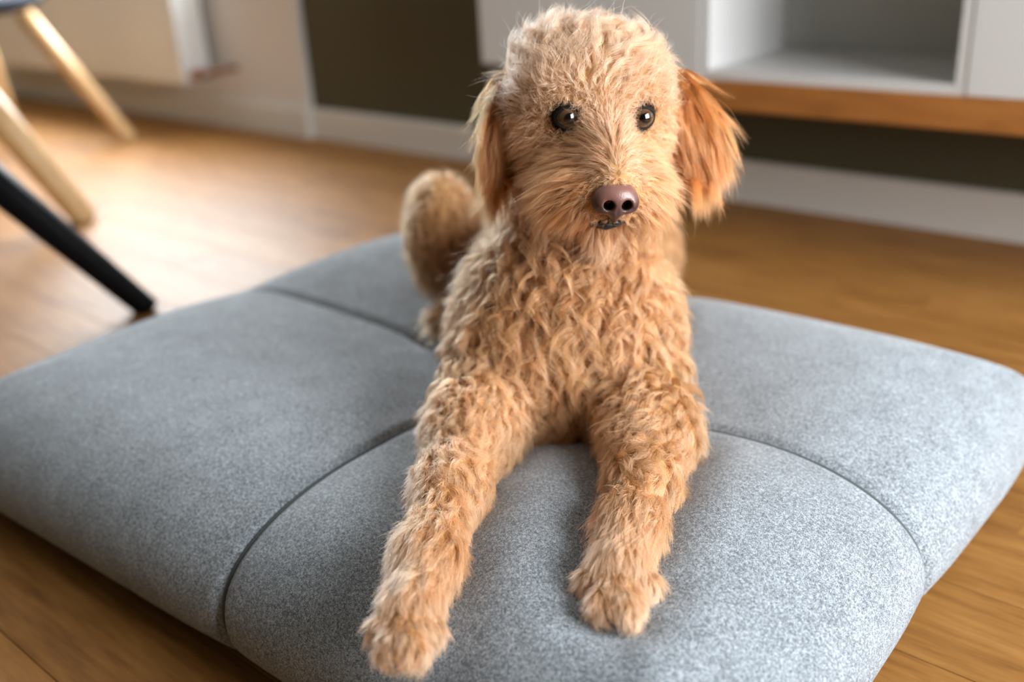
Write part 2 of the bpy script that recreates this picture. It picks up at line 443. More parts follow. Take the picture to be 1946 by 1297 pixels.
def surface_nets(D, org, h):
    n = np.array(D.shape); S = D < 0
    cnt = np.zeros(n - 1, np.int8)
    offs = [(i, j, k) for i in (0, 1) for j in (0, 1) for k in (0, 1)]
    for (i, j, k) in offs: cnt += S[i:n[0] - 1 + i, j:n[1] - 1 + j, k:n[2] - 1 + k]
    act = np.argwhere((cnt > 0) & (cnt < 8))
    idx = np.full(n - 1, -1, np.int64); idx[tuple(act.T)] = np.arange(len(act))
    acc = np.zeros((len(act), 3)); num = np.zeros(len(act))
    cv = {o: D[act[:, 0] + o[0], act[:, 1] + o[1], act[:, 2] + o[2]] for o in offs}
    for o in offs:
        for ax in range(3):
            if o[ax] == 0:
                q = list(o); q[ax] = 1; q = tuple(q)
                a, b = cv[o], cv[q]; m = (a < 0) != (b < 0)
                t = np.where(m, a / np.where(m, a - b, 1), 0)
                pos = np.array(o, float)[None] + t[:, None] * (np.array(q, float) - np.array(o, float))[None]
                acc += pos * m[:, None]; num += m
    V = org + (act + acc / num[:, None]) * h
    faces = []
    for ax in range(3):
        a = [slice(1, n[i] - 1) for i in range(3)]; b = list(a)
        a[ax] = slice(0, n[ax] - 1); b[ax] = slice(1, n[ax])
        s0, s1 = S[tuple(a)], S[tuple(b)]
        e = np.argwhere(s0 != s1); sg = s0[tuple(e.T)]
        st = np.array([0 if i == ax else 1 for i in range(3)]); e = e + st
        u, w = [(1, 2), (2, 0), (0, 1)][ax]
        def cell(du, dw):
            c = e.copy(); c[:, u] -= du; c[:, w] -= dw; return idx[tuple(c.T)]
        q = np.stack([cell(1, 1), cell(0, 1), cell(0, 0), cell(1, 0)], 1)
        q[~sg] = q[~sg][:, ::-1]
        faces.append(q)
    return V, np.concatenate(faces)
def sdf_grid(prims, h, pad=0.02):
    lo = np.min([p.lo for p in prims], 0) - pad; hi = np.max([p.hi for p in prims], 0) + pad
    n = np.ceil((hi - lo) / h).astype(int) + 1
    D = np.full(n, 1.0)
    for p in prims:
        a = np.maximum(((p.lo - p.k - 0.012 - lo) / h).astype(int), 0); b = np.minimum(((p.hi + p.k + 0.012 - lo) / h).astype(int) + 2, n)
        ax = [lo[i] + h * np.arange(a[i], b[i]) for i in range(3)]
        P = np.stack(np.meshgrid(*ax, indexing='ij'), -1).reshape(-1, 3)
        d = p.ev(P).reshape(b - a)
        s = tuple(slice(a[i], b[i]) for i in range(3)); D[s] = smin(D[s], d, p.k)
    return D, lo

CR, CU, CF = CM[:, 0], CM[:, 1], -CM[:, 2]     # the camera's right, up and forward, as room directions
FWD = nrm(np.array([0.55, -0.835, 0]))         # the way the dog lies
DN = np.array([0, 0, -1.0])

# ---- head frame: x to the photo's right, y up, z out of the face
HO = at(1148, 221, 0.985)
_v = nrm(HO - CP); _r = nrm(CR - _v * (CR @ _v)); _u = np.cross(_r, _v)
HZ = nrm(-_v + math.tan(math.radians(13)) * _r - math.tan(math.radians(24)) * _u)
HX = nrm(_r - HZ * (_r @ HZ)); HY = np.cross(HZ, HX)
_a = math.radians(-5.5); HX, HY = HX * math.cos(_a) + HY * math.sin(_a), HY * math.cos(_a) - HX * math.sin(_a)
HR = np.stack([HX, HY, HZ])
def hp(x, y, z): return HO + x * HX + y * HY + z * HZ
def hl(P): return (P - HO) @ HR.T
def hdir(x, y, z): return nrm(x * HX + y * HY + z * HZ)

prims = []
def add(p): prims.append(p); return p
I3 = np.eye(3)
# torso, from the chest back to the hips
BR = np.stack([nrm(np.cross(DN, FWD)), FWD, -DN])
add(cone(at(1072, 640, 1.175), at(1062, 560, 1.36), 0.092, 0.102, style='chest'))
add(cone(at(1062, 560, 1.36), at(1045, 462, 1.56), 0.102, 0.098, k=0.06, style='torso'))
add(cone(at(1072, 610, 1.135), at(1068, 720, 1.14), 0.070, 0.050, k=0.05, style='chest'))
# neck
add(cone(at(1078, 545, 1.14), at(1118, 340, 1.08), 0.082, 0.062, k=0.05, style='neck'))
# shoulders and forelegs
def leg(sh, el, mid, wr, kn, toes, rad):
    add(cone(sh, el, rad[0], rad[1], k=0.05, style='shoulder', flow=nrm(np.array([0, 0, -0.7]) + FWD * 0.5)))
    fl = nrm(wr - el)
    add(cone(el, mid, rad[1], rad[2], k=0.03, style='foreleg', flow=fl))
    add(cone(mid, wr, rad[2], rad[3], k=0.03, style='foreleg', flow=fl))
    add(cone(wr, kn, rad[3], rad[4], k=0.03, style='paw', flow=nrm(kn - wr)))
    for tq in toes:
        c0 = kn + (tq - kn) * 0.35
        add(cone(c0, tq, rad[4] * 0.50, 0.0135, k=0.006, style='toe', flow=nrm(nrm(tq - kn) * 0.5 + nrm(kn - wr) * 0.6 + DN * 0.45)))
n0 = len(prims)
leg(at(968, 600, 1.19), atz(900, 815, 0.200), atz(858, 925, 0.192), atz(815, 1055, 0.187), atz(783, 1150, 0.183),
    [atz(738, 1196, 0.174), atz(750, 1230, 0.176), atz(781, 1233, 0.177), atz(806, 1196, 0.175)], (0.052, 0.040, 0.027, 0.0210, 0.0225))
n1 = len(prims)
leg(at(1192, 600, 1.18), atz(1232, 825, 0.197), atz(1224, 910, 0.190), atz(1198, 1000, 0.185), atz(1180, 1075, 0.182),
    [atz(1128, 1110, 0.174), atz(1150, 1150, 0.176), atz(1190, 1158, 0.177), atz(1222, 1112, 0.175)], (0.050, 0.039, 0.027, 0.0215, 0.0245))
n2 = len(prims)
# haunches, hind feet and tail
_h = len(prims)
add(ell(at(840, 446, 1.48), BR, (0.044, 0.085, 0.084), k=0.04, style='haunch', flow=nrm(DN + FWD * 0.3)))
add(ell(at(1222, 478, 1.56), BR, (0.050, 0.085, 0.072), k=0.04, style='haunch', flow=nrm(DN + FWD * 0.3)))
add(cone(atz(880, 585, 0.195), atz(838, 612, 0.185), 0.026, 0.018, k=0.02, style='haunch', flow=FWD))
add(cone(atz(1230, 590, 0.19), atz(1225, 630, 0.185), 0.024, 0.018, k=0.02, style='haunch', flow=FWD))
_tb = at(1040, 452, 1.62)
add(cone(_tb, _tb - FWD * 0.12 + np.array([0.05, 0.02, -0.09]), 0.026, 0.018, k=0.03, style='haunch', flow=-FWD))
# head
add(ell(hp(-0.003, 0.008, -0.060), HR, (0.072, 0.046, 0.070), k=0.03, style='skull'))
add(ell(hp(-0.006, 0.026, -0.052), HR, (0.058, 0.030, 0.050), k=0.03, style='skull'))
for s in (-1, 1):
    add(ell(hp(s * 0.035, 0.019, -0.018), HR, (0.023, 0.014, 0.015), k=0.02, style='brow'))
    add(ell(hp(s * 0.047, -0.034, -0.045), HR, (0.031, 0.040, 0.036), k=0.03, style='cheek'))
    add(ell(hp(s * 0.021, -0.058, 0.040), HR, (0.022, 0.021, 0.030), k=0.02, style='muzzle'))
    add(ell(hp(s * 0.030, -0.064, 0.016), HR, (0.026, 0.028, 0.034), k=0.03, style='muzzle'))
add(cone(hp(0, -0.030, -0.030), hp(0, -0.052, 0.048), 0.044, 0.026, k=0.025, style='muzzle'))
add(cone(hp(0, 0.000, -0.014), hp(0, -0.034, 0.066), 0.019, 0.013, k=0.02, style='bridge'))
add(cone(hp(0, -0.090, -0.020), hp(0, -0.095, 0.034), 0.036, 0.019, k=0.02, style='chin'))
# ears
def ear_axes(tilt, yaw):
    a = math.radians(tilt); b = math.radians(yaw)
    up = CU * math.cos(a) + CR * math.sin(a); rt = CR * math.cos(a) - CU * math.sin(a)
    rt2 = rt * math.cos(b) + CF * math.sin(b)
    return np.stack([rt2, up, np.cross(rt2, up)])
e0 = len(prims)
E1 = ear_axes(6, 50)
EFL = nrm(-CU * 1.0 + CR * 0.02)
add(ell(at(968, 185, 1.065), E1, (0.018, 0.032, 0.011), k=0.022, style='ear', flow=EFL))
add(ell(at(950, 258, 1.055), E1, (0.024, 0.042, 0.008), k=0.022, style='ear', flow=EFL))
e1 = len(prims)
E2 = ear_axes(-13, -18)
EFR = nrm(-CU * 1.0 + CR * 0.16)
add(ell(at(1288, 180, 1.075), E2, (0.017, 0.030, 0.011), k=0.022, style='ear', flow=EFR))
add(ell(at(1314, 246, 1.065), E2, (0.031, 0.040, 0.009), k=0.022, style='ear', flow=EFR))
e2 = len(prims)
for i, p in enumerate(prims):
    p.region = ('foreleg', 0) if n0 < i < n1 else ('foreleg', 1) if n1 < i < n2 else ('haunch', 0) if _h <= i < _h + 5 else \
        ('ear', 0) if e0 <= i < e1 else ('ear', 1) if e1 <= i < e2 else ('head', 0) if _h + 5 <= i < e0 else ('body', 0)
EYES = [hp(-0.0365, 0.000, 0.0005), hp(0.0365, 0.000, 0.0005)]
EYE_R = 0.0124
GAZE = nrm(HZ * 1.0 + HY * 0.22 + HX * 0.04)

dog_sdf = lambda P: sdf(P, prims)
D, lo = sdf_grid(prims, 0.0045)
V, Fq = surface_nets(D, lo, 0.0045)
for _ in range(2):
    d = dog_sdf(V); V = V - grad(V, dog_sdf) * np.clip(d, -0.003, 0.003)[:, None]

M_skin = new_mat('undercoat', (0.42, 0.23, 0.095), 0.9, 0.1)
g = G(M_skin); _sk = g.n('ShaderNodeAttribute', attribute_name='tint'); g.l(g.mix(1.0, _sk.outputs['Color'], g.ramp(g.noise(g.coords(), 60, 4), [(0.3, (0.34, 0.17, 0.065)), (0.7, (0.50, 0.29, 0.125))]), 'MULTIPLY'), g.b.inputs['Base Color'])
dog = mesh_obj('dog', V, Fq, M_skin, None, True)
_le = np.minimum(np.linalg.norm(V - EYES[0], axis=1), np.linalg.norm(V - EYES[1], axis=1))
_w = np.clip((_le - 0.0165) / 0.004, 0, 1)[:, None]; _c = np.array([0.05, 0.04, 0.04]) * (1 - _w) + _w      # dark skin of the eye rims
ca = dog.data.color_attributes.new('tint', 'FLOAT_COLOR', 'POINT')
ca.data.foreach_set('color', np.concatenate([_c, np.ones((len(_c), 1))], 1).astype(np.float32).ravel())
tag(dog, 'curly golden-apricot dog lying on the grey cushion, facing the camera', 'dog')

# ------------------------------------------------------------------ eyes, nose and mouth
def sphere_pts(nu, nv):
    v = [(0, 0, 1)]; f = []
    for i in range(1, nv):
        for j in range(nu):
            a, b = math.pi * i / nv, 2 * math.pi * j / nu
            v.append((math.sin(a) * math.cos(b), math.sin(a) * math.sin(b), math.cos(a)))
    v.append((0, 0, -1)); L = len(v) - 1
    for j in range(nu):
        f.append((0, 1 + j, 1 + (j + 1) % nu)); f.append((L, L - nu + (j + 1) % nu, L - nu + j))
    for i in range(nv - 2):
        for j in range(nu):
            a = 1 + i * nu + j; b = 1 + i * nu + (j + 1) % nu; f.append((a, a + nu, b + nu, b))
    return np.array(v), f
M_eye = new_mat('brown_eye', (0.05, 0.025, 0.01), 0.12, 0.5)
g = G(M_eye); g.b.inputs['Coat Weight'].default_value = 1.0; g.b.inputs['Coat Roughness'].default_value = 0.015
tc = g.n('ShaderNodeTexCoord'); sx = g.n('ShaderNodeSeparateXYZ'); g.l(tc.outputs['Object'], sx.inputs[0])
rad = g.math('SQRT', g.math('ADD', g.math('POWER', sx.outputs[0], 2.0), g.math('POWER', sx.outputs[1], 2.0)))
rr = g.math('DIVIDE', rad, EYE_R)
iris = g.ramp(rr, [(0.0, (0.002, 0.002, 0.002)), (0.42, (0.002, 0.002, 0.002)), (0.48, (0.055, 0.024, 0.009)), (0.70, (0.085, 0.038, 0.014)), (0.80, (0.010, 0.006, 0.004)), (0.90, (0.012, 0.008, 0.006))])
g.l(iris, g.b.inputs['Base Color'])
M_lid = new_mat('dark_eyelid_skin', (0.007, 0.005, 0.0045), 0.75, 0.25)
M_lip = new_mat('black_lip_skin', (0.012, 0.010, 0.010), 0.28)
sv, sf = sphere_pts(32, 20)
for E_ in EYES:
    zx = nrm(np.cross(HY, GAZE)); zy = np.cross(GAZE, zx); R = np.stack([zx, zy, GAZE], 1)
    o = mesh_obj('eye', sv * EYE_R * np.array([1, 1, 1]) + np.array([0, 0, 0.0012]) * np.maximum(sv[:, 2:3], 0) ** 4, sf, M_eye, dog, True)
    o.matrix_local = Matrix([[*R[i], E_[i]] for i in range(3)] + [[0, 0, 0, 1]])
    # lids: a thin shell over the ball with an almond opening
    nn_, rings = 40, [(0.0, 0.985), (0.0, 1.075), (0.12, 1.10), (0.35, 1.09), (0.70, 1.06), (1.0, 1.03)]
    v = []; f = []
    for (w, rs) in rings:
        for k in range(nn_):
            a = 2 * math.pi * k / nn_; c, s_ = math.cos(a), math.sin(a)
            x = c * 0.0110 * (1.0 + 0.07 * abs(c) ** 5); yv = s_ * (0.0090 if s_ > 0 else 0.0093)
            r0 = math.hypot(x, yv); a0 = math.asin(min(r0 / EYE_R, 0.99)); an = a0 + (1.85 - a0) * w
            dd = np.array([x / r0 * math.sin(an), yv / r0 * math.sin(an), math.cos(an)]) * EYE_R * rs
            dd[2] += 0.0012 * max(math.cos(an), 0) ** 4; v.append(dd)
    for q in range(len(rings) - 1):
        for k in range(nn_):
            a_, b_ = q * nn_ + k, q * nn_ + (k + 1) % nn_; f.append((a_, a_ + nn_, b_ + nn_, b_))
    mesh_obj('eyelid', v, f, M_lid, o, True)

NZ = hp(0, -0.0480, 0.0790)
NR = np.stack([HX, nrm(HY * 0.95 - HZ * 0.20), np.cross(HX, nrm(HY * 0.95 - HZ * 0.20))])
def npt(x, y, z): return NZ + NR.T @ np.array([x, y, z])
def nose_sdf(P):
    q = (P - NZ) @ NR.T
    d = ell(NZ, NR, (0.0205, 0.0150, 0.0145)).ev(P)
    d = smin(d, ell(npt(0, 0.0045, -0.001), NR, (0.0185, 0.0115, 0.0135)).ev(P), 0.006)
    for s in (-1, 1):
        d = smin(d, ell(npt(s * 0.0125, -0.003, 0.003), NR, (0.0088, 0.0088, 0.0092)).ev(P), 0.005)
    d = smin(d, cone(npt(0, -0.010, 0.006), npt(0, -0.019, 0.001), 0.0055, 0.0035).ev(P), 0.005)
    cut = np.full(len(P), 1.0)
    for s in (-1, 1):
        cut = np.minimum(cut, cone(npt(s * 0.0088, -0.0030, 0.017), npt(s * 0.0078, -0.002, 0.002), 0.0056, 0.0042).ev(P))
        cut = np.minimum(cut, cone(npt(s * 0.0105, -0.0065, 0.015), npt(s * 0.0210, -0.0095, 0.009), 0.0034, 0.0016).ev(P))
    cut = np.minimum(cut, cone(npt(0, -0.004, 0.0165), npt(0, -0.024, 0.008), 0.0011, 0.0016).ev(P))
    k = 0.0025; h = np.maximum(k - np.abs(d + cut), 0) / k
    return np.maximum(d, -cut) + h * h * k * 0.25
lo_ = NZ - 0.034; nn = 70; hh = 0.068 / nn
ax = [lo_[i] + hh * np.arange(nn + 1) for i in range(3)]
GP = np.stack(np.meshgrid(*ax, indexing='ij'), -1).reshape(-1, 3)
NV, NF = surface_nets(nose_sdf(GP).reshape(nn + 1, nn + 1, nn + 1), lo_, hh)
M_nose = new_mat('liver_brown_nose', (0.19, 0.085, 0.065), 0.30, 0.5)
g = G(M_nose)
g.bump(g.noise(g.coords(), 900, 2), 0.35, 0.0006)
at_ = g.n('ShaderNodeAttribute', attribute_name='tint'); g.l(at_.outputs['Color'], g.b.inputs['Base Color'])
nose = mesh_obj('nose', NV, NF, M_nose, dog, True)
q = (NV - NZ) @ NR.T
m_top = np.clip((q[:, 1] + 0.006) / 0.016, 0, 1)[:, None]; m_out = np.clip((np.abs(q[:, 0]) - 0.013) / 0.008, 0, 1)[:, None] * (1 - m_top)
pink, darkc = np.array([0.20, 0.090, 0.070]), np.array([0.026, 0.014, 0.013])
colr = darkc + (pink - darkc) * (0.25 + 0.75 * m_top)
colr = colr * (1 - 0.6 * m_out)
inner = np.minimum.reduce([np.linalg.norm(q - np.array([s * 0.0078, -0.002, 0.004]), axis=1) for s in (-1, 1)])
colr = np.where((inner < 0.0075)[:, None], np.array([0.006, 0.004, 0.004]), colr)
ca = nose.data.color_attributes.new('tint', 'FLOAT_COLOR', 'POINT')
ca.data.foreach_set('color', np.concatenate([colr, np.ones((len(colr), 1))], 1).astype(np.float32).ravel())

# lips: the dark line of the mouth, and the groove between nose and mouth
lipm = MB()
for s in (-1, 1):
    lipm.tube([hp(0, -0.0760, 0.0690), hp(s * 0.008, -0.0795, 0.067), hp(s * 0.017, -0.0810, 0.060), hp(s * 0.025, -0.0820, 0.054), hp(s * 0.034, -0.083, 0.042)],
              [0.0030, 0.0030, 0.0028, 0.0025, 0.002], 10)
lipm.tube([hp(0, -0.060, 0.080), hp(0, -0.069, 0.0755), hp(0, -0.078, 0.0690)], [0.003, 0.0022, 0.0026], 8)
lipm.build('upper_lip', M_lip, dog, True)
ll = MB().tube([hp(-0.022, -0.0850, 0.042), hp(-0.013, -0.0865, 0.053), hp(0, -0.0870, 0.058), hp(0.013, -0.0865, 0.053), hp(0.022, -0.0850, 0.042)],
               [0.003, 0.0046, 0.0050, 0.0046, 0.003], 10)
ll.build('lower_lip', M_lip, dog, True)

# ------------------------------------------------------------------ fur
# style: length, curl radius, turns, lift off the skin, clump spacing, clump amount, density, frizz, root colour, tip colour
ST = {
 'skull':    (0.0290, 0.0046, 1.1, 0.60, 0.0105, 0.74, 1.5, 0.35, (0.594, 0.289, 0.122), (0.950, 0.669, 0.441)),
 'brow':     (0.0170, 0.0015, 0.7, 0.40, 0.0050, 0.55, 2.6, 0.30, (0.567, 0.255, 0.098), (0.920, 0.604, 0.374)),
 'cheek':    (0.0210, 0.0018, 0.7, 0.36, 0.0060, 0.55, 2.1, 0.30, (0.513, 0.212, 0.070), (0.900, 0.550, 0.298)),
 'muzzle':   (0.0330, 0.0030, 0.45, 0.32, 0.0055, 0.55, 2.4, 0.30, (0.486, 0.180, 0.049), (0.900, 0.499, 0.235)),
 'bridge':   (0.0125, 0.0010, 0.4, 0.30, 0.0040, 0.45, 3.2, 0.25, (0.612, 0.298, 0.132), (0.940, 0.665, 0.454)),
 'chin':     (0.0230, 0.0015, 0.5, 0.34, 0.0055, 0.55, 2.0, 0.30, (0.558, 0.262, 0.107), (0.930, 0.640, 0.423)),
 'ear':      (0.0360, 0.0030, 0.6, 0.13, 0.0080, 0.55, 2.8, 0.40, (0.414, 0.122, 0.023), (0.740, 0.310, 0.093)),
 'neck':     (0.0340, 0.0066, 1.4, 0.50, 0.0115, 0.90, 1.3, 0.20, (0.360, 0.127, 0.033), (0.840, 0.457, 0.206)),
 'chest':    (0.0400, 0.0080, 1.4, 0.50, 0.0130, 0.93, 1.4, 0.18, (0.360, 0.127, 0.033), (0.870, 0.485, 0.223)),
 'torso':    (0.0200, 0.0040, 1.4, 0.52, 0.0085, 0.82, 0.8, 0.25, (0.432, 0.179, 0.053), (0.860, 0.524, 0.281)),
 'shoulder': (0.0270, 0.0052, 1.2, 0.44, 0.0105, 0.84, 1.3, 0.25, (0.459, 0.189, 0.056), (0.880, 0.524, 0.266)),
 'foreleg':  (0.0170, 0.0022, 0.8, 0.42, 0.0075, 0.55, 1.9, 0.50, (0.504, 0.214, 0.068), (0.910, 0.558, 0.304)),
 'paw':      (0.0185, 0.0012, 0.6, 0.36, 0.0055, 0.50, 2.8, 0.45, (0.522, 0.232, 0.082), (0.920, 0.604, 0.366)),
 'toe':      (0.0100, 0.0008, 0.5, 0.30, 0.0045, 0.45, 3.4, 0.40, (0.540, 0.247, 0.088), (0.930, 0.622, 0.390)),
 'haunch':   (0.0220, 0.0036, 1.1, 0.50, 0.0085, 0.72, 0.8, 0.35, (0.310, 0.123, 0.036), (0.720, 0.392, 0.181)),  # coat darkened, putting the shade on the haunch into its colour
}
names = list(ST); SI = np.array([names.index(p.kw['style']) for p in prims])
ATT = np.array([[*ST[n][:8], *ST[n][8], *ST[n][9]] for n in names])          # 14 numbers per style
PF = np.array([p.kw.get('flow', np.zeros(3)) for p in prims])
regs = sorted({p.region for p in prims}); RI = np.array([regs.index(p.region) for p in prims])
_nk = [(rng.normal(size=3) * 38, rng.uniform(0, 6.28), rng.normal(size=3)) for _ in range(14)]
def vnoise(P, sc=1.0):
    out = np.zeros_like(P)
    for kv, ph, am in _nk: out += np.sin(P @ kv * sc + ph)[:, None] * am
    return out / math.sqrt(len(_nk))

tri = np.concatenate([Fq[:, [0, 1, 2]], Fq[:, [0, 2, 3]]])
A, B, Cc = V[tri[:, 0]], V[tri[:, 1]], V[tri[:, 2]]
area = np.linalg.norm(np.cross(B - A, Cc - A), axis=1) / 2
cen = (A + B + Cc) / 3
ds = np.stack([p.ev(cen) for p in prims], 1); dens_t = ATT[SI[np.argmin(ds, 1)], 6]
back = np.clip(1.0 - ((cen - at(1072, 640, 1.3)) @ -FWD) * 3.0, 0.45, 1.0)     # thinner coat of strands on the far rump
wgt = area * dens_t * back
NS = 300000
ti = rng.choice(len(tri), NS, p=wgt / wgt.sum())
u = rng.random((NS, 2)); fl = u.sum(1) > 1; u[fl] = 1 - u[fl]
R0 = A[ti] + (B - A)[ti] * u[:, :1] + (Cc - A)[ti] * u[:, 1:]
N0 = grad(R0, dog_sdf)
keep = ~((R0[:, 2] < 0.150) & (N0[:, 2] < -0.2))
keep &= ~((R0[:, 2] < 0.17) & (N0[:, 2] < -0.75))
le = np.minimum(np.linalg.norm(R0 - EYES[0], axis=1), np.linalg.norm(R0 - EYES[1], axis=1))
keep &= le > 0.0150
keep &= nose_sdf(R0) > 0.0004
L0 = hl(R0)
keep &= ~((np.abs(L0[:, 0]) < 0.017) & (L0[:, 1] < -0.074) & (L0[:, 1] > -0.088) & (L0[:, 2] > 0.046))
R0, N0, le, L0 = R0[keep], N0[keep], le[keep], L0[keep]
n = len(R0)
dw = np.stack([p.ev(R0) for p in prims], 1)
wp = np.exp(-(dw - dw.min(1, keepdims=True)) / 0.007); wp /= wp.sum(1, keepdims=True)
reg = RI[np.argmin(dw, 1)]
at14 = wp @ ATT[SI]
# flow of the coat
flow = wp @ PF
ws = np.stack([wp[:, SI == i].sum(1) for i in range(len(names))], 1)
def addflow(st, vec): 
    global flow
    flow = flow + ws[:, names.index(st)][:, None] * vec
def hv(x, y, z): return x[:, None] * HX + y[:, None] * HY + z[:, None] * HZ
lx, ly, lz = L0.T; o1 = np.ones(n)
addflow('skull', nrm(hv(lx * 1.0, (ly - 0.005) * 1.1, -0.020 * o1)) )
addflow('brow', nrm(hv(lx * 0.8, 0.022 + 0 * o1, -0.006 * o1)))
sx_ = np.clip(lx / 0.010, -1, 1)
addflow('bridge', nrm(hv(sx_ * 0.8, np.clip((ly + 0.022) / 0.02, -0.5, 1.0), -0.35 * o1)))
addflow('muzzle', nrm(hv(sx_ * 0.75, np.clip((ly + 0.030) / 0.03, -1.0, 0.4) - 0.25, -0.35 * o1)))
addflow('cheek', nrm(hv(np.sign(lx) * 0.65, -0.55 * o1, -0.35 * o1)))
addflow('chin', nrm(hv(lx * 8, -1.0 * o1, 0.15 * o1)))
addflow('neck', nrm(DN * 1.0 + 0.2 * FWD) * o1[:, None])
addflow('chest', nrm(DN * 1.0 + 0.15 * FWD) * o1[:, None])
addflow('torso', nrm(DN * 0.7 - 0.6 * FWD) * o1[:, None])

calm = sum(ws[:, names.index(k)] * v for k, v in (('ear', 0.65), ('muzzle', 0.6), ('bridge', 0.6), ('cheek', 0.4), ('brow', 0.4), ('chin', 0.4), ('paw', 0.2), ('toe', 0.4)))
mess = 1.0 - calm
LEN, AMP, TURN, LIFT, CSP, CAM_, DEN, FRZ = at14[:, :8].T
CROOT, CTIP = at14[:, 8:11], at14[:, 11:14]
# short hair around the eyes, the nose and the mouth
LEN = LEN * np.clip((le - 0.012) / 0.030, 0.16, 1.0)
dn = nose_sdf(R0); LEN = LEN * np.clip(dn / 0.020, 0.26, 1.0)
below = (L0[:, 1] < -0.060) & (L0[:, 1] > -0.080) & (L0[:, 2] > 0.055) & (np.abs(lx) < 0.022)
LEN = np.where(below, LEN * 0.45, LEN)
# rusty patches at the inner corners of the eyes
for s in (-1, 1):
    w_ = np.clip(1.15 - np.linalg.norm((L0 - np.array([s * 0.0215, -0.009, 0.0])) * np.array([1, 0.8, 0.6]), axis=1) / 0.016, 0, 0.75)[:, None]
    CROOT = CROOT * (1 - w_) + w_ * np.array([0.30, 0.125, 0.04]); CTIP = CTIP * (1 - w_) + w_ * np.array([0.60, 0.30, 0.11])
NPT = 9
tt = np.linspace(0, 1, NPT)
fur_mat = bpy.data.materials.new('apricot_fur'); fur_mat.use_nodes = True
nt = fur_mat.node_tree; nt.nodes.clear()
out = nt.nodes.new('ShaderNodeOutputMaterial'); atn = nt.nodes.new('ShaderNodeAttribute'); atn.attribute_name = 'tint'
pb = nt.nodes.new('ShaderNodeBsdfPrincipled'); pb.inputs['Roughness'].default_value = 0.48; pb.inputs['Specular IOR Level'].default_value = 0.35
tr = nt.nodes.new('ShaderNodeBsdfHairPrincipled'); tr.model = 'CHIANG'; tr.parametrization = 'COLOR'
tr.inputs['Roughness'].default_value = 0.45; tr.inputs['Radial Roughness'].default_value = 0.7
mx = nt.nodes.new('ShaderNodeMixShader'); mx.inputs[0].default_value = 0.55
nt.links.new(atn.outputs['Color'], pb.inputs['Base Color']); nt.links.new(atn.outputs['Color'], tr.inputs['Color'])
nt.links.new(pb.outputs[0], mx.inputs[1]); nt.links.new(tr.outputs[0], mx.inputs[2]); nt.links.new(mx.outputs[0], out.inputs['Surface'])

